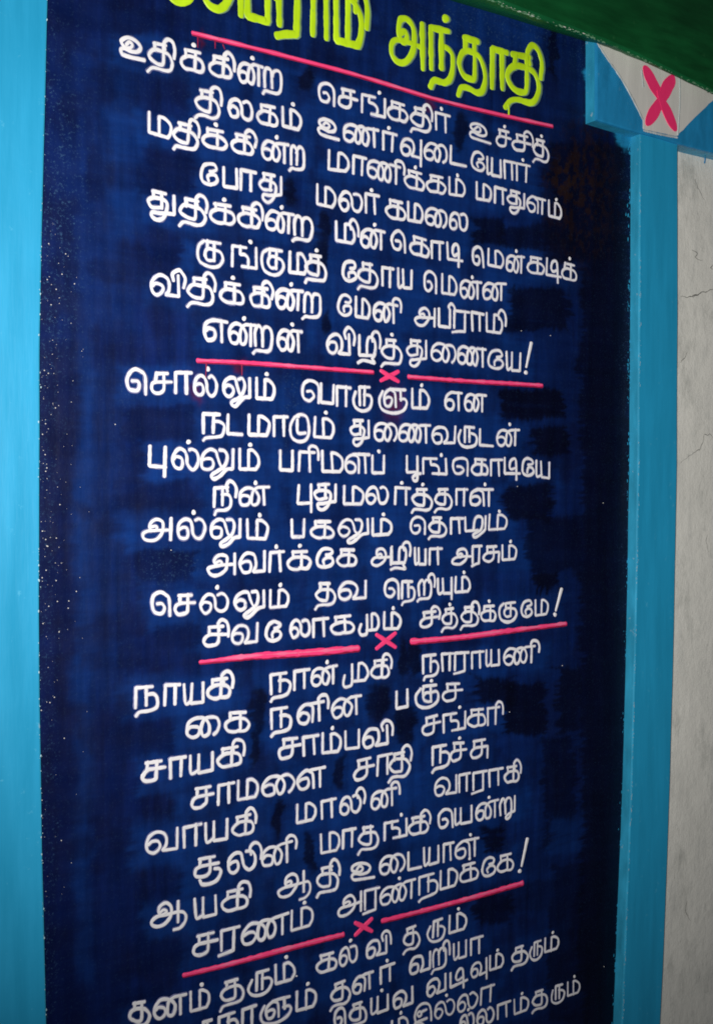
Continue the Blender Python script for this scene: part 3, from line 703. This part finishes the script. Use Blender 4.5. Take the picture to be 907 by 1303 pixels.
# ---- lime heading over a greyish first coat that shows at its edges
for parts in parse(TITLE[0]):
    V, Fc = [], []
    st = random.getstate()
    letter_geo(parts, TITLE[1], TITLE[2], 0.0094, V, Fc, y=BYL, h=0.0003, jit=1.0, dxy=(1.9, 0.6))
    u = child('undercoat', V, Fc, M['lime_under'])
    random.setstate(st); V, Fc = [], []
    letter_geo(parts, TITLE[1], TITLE[2], 0.0094, V, Fc, y=BYL - 0.0002, h=0.0004, jit=1.2)
    if parts[0][0] == 'ti':
        V2, F2 = stroke_px([(646, 133), (647, 138), (647, 145)], 0.0028, None, '', y=BYL - 0.0003)
        n = len(V); V += V2; Fc += [tuple(i + n for i in f_) for f_ in F2]
    t = child('heading_letter', V, Fc, M['lime']); u.parent = t
V, Fc = stroke_px([(216, -8), (222, 0), (231, 3), (240, 0), (246, -8)], 0.0095, None, '', y=BYL, h=0.001)
child('heading_letter', V, Fc, M['lime'])

# ---- pink rules and crosses
rules = [([(246, 41.5), (300, 55), (360, 70), (440, 91), (500, 109), (556, 126), (630, 144), (702, 160)], 0.0052, None),
         ([(252, 458.5), (310, 461), (380, 466), (440, 470.5), (474, 473)], 0.0052, None),
         ([(520, 479), (580, 483.5), (640, 487), (689, 490)], 0.0056, None),
         ([(257, 842), (320, 835), (380, 831), (430, 827), (455, 824.5)], 0.0092, lambda u: 0.45 + 0.55 * min(1, u * 2.5)),
         ([(524, 816), (590, 810), (650, 802), (719, 793.5)], 0.0078, lambda u: 1.05 - 0.35 * u * u),
         ([(235, 1240.5), (290, 1227), (350, 1211), (400, 1198), (436, 1189)], 0.0068, lambda u: 0.75 + 0.25 * min(1, u * 2)),
         ([(487, 1171.5), (540, 1158), (600, 1142), (664, 1123.5)], 0.0070, lambda u: 0.85 + 0.2 * u)]
for pts, w, tl in rules:
    V, Fc = stroke_px([(a + 0.3, b + 1.5) for a, b in pts], w * 0.94, None, '', h=0.00012, tail=tl)
    u = child('crimson_edge', V, Fc, M['crimson'])
    V, Fc = stroke_px(pts, w * 0.92, None, '', h=0.00022, y=BYL - 0.0001, tail=tl, wob=0.35)
    t = child('pink_rule', V, Fc, M['pink']); u.parent = t
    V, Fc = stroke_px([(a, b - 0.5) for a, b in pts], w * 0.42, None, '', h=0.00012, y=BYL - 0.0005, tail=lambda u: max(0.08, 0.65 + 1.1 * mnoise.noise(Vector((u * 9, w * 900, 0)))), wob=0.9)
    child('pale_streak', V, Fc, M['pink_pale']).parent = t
for (x, y) in [(331 - 80, 52), (276, 56), (282, 57)]:
    pass
drips = [((252, 46), (252, 60)), ((274, 54), (274, 61)), ((284, 57), (286, 62)), ((308, 463), (308, 477)), ((263, 462), (262, 480))]
V, Fc = [], []
for a, b in drips:
    V2, F2 = stroke_px([a, b], 0.0018, None, '', h=0.0003, tail=lambda u: 1 - 0.5 * u)
    child('crimson_drip', V2, F2, M['crimson'])
for cx, cy, rx, ry, sl in [(495.6, 478.5, 10.5, 6.0, 0.05), (491, 815.5, 11.5, 8.5, -0.08), (462.5, 1179.5, 10, 7.5, -0.25)]:
    V, Fc = [], []
    for sgn in (1, -1):
        a = (cx - rx, cy - sgn * ry - rx * sl); b = (cx + rx, cy + sgn * ry + rx * sl)
        V2, F2 = stroke_px([a, b], 0.0062, None, '', h=0.0008 + 0.0002 * sgn, tail=lambda u: 0.8 + 0.3 * math.sin(math.pi * u))
        n = len(V); V += V2; Fc += [tuple(i + n for i in f_) for f_ in F2]
    child('pink_cross', V, Fc, M['pink'])

# ---- pale splashes of paint along the left side of the board
V, Fc = [], []
for k in range(170):
    y = random.choice([random.gauss(520, 90), random.gauss(730, 60), random.uniform(250, 1150)])
    x = 53 + abs(random.gauss(0, 22)); r = random.choice([0.00022, 0.0003, 0.0003, 0.00045, 0.0007])
    p = at(x, y, BYL); blob((p.x, p.z), r, r * 0.7, BYL, V, Fc, n=6)
for x, y in [(147, 540), (84, 323), (71, 519), (62, 475), (218, 700), (658, 619), (648, 906), (715, 847), (663, 421), (700, 427), (767, 640), (768, 1230), (64, 894)]:
    p = at(x, y, BYL); blob((p.x, p.z), 0.0007, 0.0005, BYL, V, Fc, n=6)
tag(child('paint_splash', V, Fc, M['speck']), kind='stuff')

# ------------------------------------------------------------------ pilasters
lp = empty('left_pilaster', (at(20, 651, -P1).x, 0, BOTZ)); lp.name = 'blue_pilaster'
tag(lp, 'bright turquoise blue painted pilaster along the left edge of the navy board', 'pilaster', 'painted pilasters framing the board')
def shift(o, root):
    o.data.transform(Matrix.Translation(-root.location)); o.parent = root
s1 = column_mesh('shaft', None, LEFT_B, P1, M['teal'], M['teal_edge'], None, xl=at(-150, 651, -P1).x); shift(s1, lp)

rp = empty('blue_pilaster', (at(836, 651, -P1).x, 0, BOTZ))
tag(rp, 'teal painted pilaster right of the navy board, with capital bearing a pink flower', 'pilaster', 'painted pilasters framing the board')
RL = [(818, -60), (816, 60), (813.5, 190), (813, 400), (811.5, 600), (808, 800), (803, 1000), (797, 1150), (791, 1303), (787, 1400)]
RR = [(866, -60), (864, 60), (862, 190), (862, 400), (861, 600), (857.5, 800), (852, 1000), (847, 1150), (840, 1303), (836, 1400)]
s2 = column_mesh('shaft', RL, RR, P1, M['teal'], M['teal_edge'], None, z1=at(840, 168, -P1).z + 0.01); shift(s2, rp)

def prism(name, pts, yf, yb, mat, parent, side_mat=None, bevel=0.0015):
    """outline traced at depth yf, carried straight back to yb"""
    import bmesh
    W = [at(x, y, yf) for x, y in pts]
    bm = bmesh.new()
    fr = [bm.verts.new((p.x, yf, p.z)) for p in W]; bk = [bm.verts.new((p.x, yb, p.z)) for p in W]
    bm.faces.new(fr); n = len(W)
    for k in range(n):
        f_ = bm.faces.new((fr[k], bk[k], bk[(k + 1) % n], fr[(k + 1) % n])); f_.material_index = 1 if side_mat else 0
    bmesh.ops.recalc_face_normals(bm, faces=bm.faces[:])
    if bevel:
        es = [e for e in bm.edges if e.verts[0] in fr and e.verts[1] in fr]
        bmesh.ops.bevel(bm, geom=es, offset=bevel, segments=2, affect='EDGES', profile=0.6)
    me = bpy.data.meshes.new(name); bm.to_mesh(me); bm.free(); me.materials.append(mat)
    if side_mat: me.materials.append(side_mat)
    o = bpy.data.objects.new(name, me); COL.objects.link(o)
    if parent: shift(o, parent)
    return o

def densify(pts, amp=0.8, n=10):
    out = []
    for (a, b), (c, d) in zip(pts, pts[1:] + pts[:1]):
        for k in range(n):
            u = k / n; x, y = a + (c - a) * u, b + (d - b) * u
            j = amp * (0 if k == 0 else 1)
            out.append((x + j * mnoise.noise(Vector((x * .15, y * .15, 1))), y + j * mnoise.noise(Vector((x * .15, y * .15, 8)))))
    return out

YC = -(P1 + 0.003)
prism('capital', [(757, 10), (758, 60), (758, 153), (800, 166), (838, 176), (864, 184), (895, 192), (925, 199), (960, 206), (966, 120), (960, 40)], YC, 0.003, M['blue_cap'], rp, M['teal_edge'], 0.0035)
prism('white_field', densify([(761, 40), (762, 56), (790, 100), (817, 150), (818, 164), (840, 169), (861, 173), (884, 149), (910, 124), (935, 100), (935, 40)], 0.9, 6), YC - 0.0010, YC + 0.001, M['cap_white'], rp, None, 0.0003)
# petals
PK = [0]
def petal(x0, y0, x1, y1, w, name):
    PK[0] += 1; dd = 0.00025 * PK[0]
    pts = []
    for k in range(28):
        a = 2 * math.pi * k / 28; u = 0.5 - 0.5 * math.cos(a); s = math.sin(a)
        ww = 1.15 * w * (0.46 + 0.66 * u) * (1.05 - 0.25 * u * u)
        L_ = math.hypot(x1 - x0, y1 - y0); tx, ty = (x1 - x0) / L_, (y1 - y0) / L_
        j = mnoise.noise(Vector((a * 2, x1 * .3, 2))) * 1.0
        pts.append((x0 + (x1 - x0) * u - ty * s * (ww / 2 + j), y0 + (y1 - y0) * u + tx * s * (ww / 2 + j)))
    return prism(name, pts, YC - 0.0015 - dd, YC - 0.0005, M['flower_pink'], rp, None, 0.0003)
M['flower_pink'] = paint('flower_pink_paint', (1.0, 0.035, 0.18), 0.06, 0.5, (1, 1, 0.5), 0.3)
petal(846, 136, 819, 83, 14, 'petal'); petal(837, 137, 856, 95, 17, 'petal')
petal(846, 117, 823, 160, 15.5, 'petal'); petal(836, 114, 860, 167, 12, 'petal')
# thin white outline strokes on the capital
def on_cap(pts, w, name, mat, yy, tail=None):
    V, Fc = [], []
    q = spline([[a, b, False] for a, b in pts]) if len(pts) > 2 else pts
    W = [(at(a, b, yy).x, at(a, b, yy).z) for a, b in q]
    ribbon(W, w, 0.0004, yy, V, Fc, seed=random.random() * 30, wob=0.5, tail=tail)
    o = mesh_obj(name, V, Fc, mat, None, True); shift(o, rp); return o
for pts in ([(760, 55), (772, 74), (790, 100), (806, 128), (817, 151)], [(864, 96), (864.5, 130), (862, 171)], [(819, 166), (840, 171), (861, 175)], [(816, 90), (818, 110)]):
    on_cap(pts, 0.0032, 'white_outline', M['line_white'], YC - 0.0011)
on_cap([(896, 197), (896.5, 203), (896, 207)], 0.003, 'blue_drip', M['blue_cap'], 0.0)

# ------------------------------------------------------------------ green beam above
PB = 0.055
beam = empty('green_beam', (at(700, 0, -PB).x, 0, at(700, 0, -PB).z))
tag(beam, 'dark green painted beam running across above the board and capital', 'beam')
FR = [(-400, -330), (300, -116), (500, -42), (640, 5), (700, 27), (757, 48), (800, 66), (850, 90), (907, 117), (980, 152), (1100, 206), (1400, 330)]
BK = [(-250, -290), (300, -88), (460, -34), (568, 0), (640, 21), (700, 39), (757, 56), (830, 80), (907, 104), (980, 126), (1100, 162), (1400, 250)]
V, Fc, mi = [], [], []
def resamp(pts, yy, n=90):
    W = [at(x, y, yy) for x, y in pts]; xs = [w.x for w in W]; zs = [w.z for w in W]
    X = np.linspace(0.0, 2.4, n); return [(x, float(np.interp(x, xs, zs))) for x in X]
fr = resamp(FR, -PB); bk = resamp(BK, 0.0)
ztop = max(z for _, z in fr) + 0.30
for k, ((x, z), (_, zb)) in enumerate(zip(fr, bk)):
    zz = z + 0.0012 * mnoise.noise(Vector((x * 25, 0, 0)))
    V += [(x, 0.002, zb), (x, -PB + 0.004, zz - 0.0005), (x, -PB + 0.001, zz + 0.001), (x, -PB, zz + 0.005), (x, -PB, ztop), (x, 0.002, ztop)]
for k in range(len(fr) - 1):
    for j in range(5):
        a = k * 6 + j; Fc.append((a, a + 1, a + 7, a + 6)); mi.append(1 if j in (0, 1, 2) else 0)
o = mesh_obj('beam_body', V, Fc, M['green'], None, True); o.data.materials.append(M['green_edge'])
for f_, m_ in zip(o.data.polygons, mi): f_.material_index = m_
shift(o, beam)

# ---- chipped and dry-brushed edges
def chips(name, path, y, n, size, mat, root, spread, stretch=2.5):
    """small flat chips of paint scattered along an edge, one part"""
    V, Fc = [], []
    L_ = len(path) - 1
    for k in range(n):
        u = random.random() * L_; i = min(int(u), L_ - 1); f_ = u - i
        x = path[i][0] + (path[i + 1][0] - path[i][0]) * f_; yy = path[i][1] + (path[i + 1][1] - path[i][1]) * f_
        dens = mnoise.noise(Vector((x * 0.02, yy * 0.02, 5.0)))
        if dens < random.uniform(-0.5, 0.35): continue
        p = at(x + random.gauss(0, spread), yy + random.gauss(0, spread), y)
        r_ = size * random.choice([0.5, 0.7, 1.0, 1.6])
        dxp = path[i + 1][0] - path[i][0]; dyp = path[i + 1][1] - path[i][1]
        a = at(x, yy, y); b = at(x + dxp * 0.01, yy + dyp * 0.01, y); t = np.array([b.x - a.x, b.z - a.z]); t /= max(1e-9, np.hypot(*t))
        base = len(V); m = 7
        for q in range(m):
            an = 2 * math.pi * q / m; rr = r_ * random.uniform(0.6, 1.2)
            ca_, sa_ = math.cos(an) * rr * stretch, math.sin(an) * rr
            V.append((p.x + t[0] * ca_ - t[1] * sa_, y - 0.0002, p.z + t[1] * ca_ + t[0] * sa_))
        V.append((p.x, y - 0.0004, p.z))
        for q in range(m): Fc.append((base + q, base + (q + 1) % m, base + m))
    o = mesh_obj(name, V, Fc, mat, None, True); shift(o, root); return tag(o, kind='stuff')
M['chip_pale'] = paint('pale_blue_chip', (0.42, 0.62, 0.70), 0.25, 0.4)
M['chip_green'] = paint('pale_green_chip', (0.16, 0.34, 0.20), 0.4, 0.5)
chips('edge_chip', [(x - 1.0, y) for x, y in LEFT_B], -P1, 260, 0.00045, M['chip_pale'], lp, 0.9, 2.2)
chips('edge_chip', [(x + 0.6, y) for x, y in RL], -P1, 500, 0.00045, M['chip_pale'], rp, 0.6, 3.5)
chips('edge_chip', RIGHT_B, BY - 0.001, 900, 0.0007, M['teal_edge'], rp, 1.6, 3.0)
chips('edge_chip', [(540, -32), (590, -13), (640, 7), (700, 29), (757, 49), (800, 67), (850, 91), (907, 118)], -PB - 0.0002, 420, 0.0008, M['chip_green'], beam, 0.9, 3.0)
chips('edge_chip', [(560, -23), (640, 6), (700, 28), (745, 44)], -PB - 0.0003, 40, 0.0005, M['speck'], beam, 0.8, 4.0)
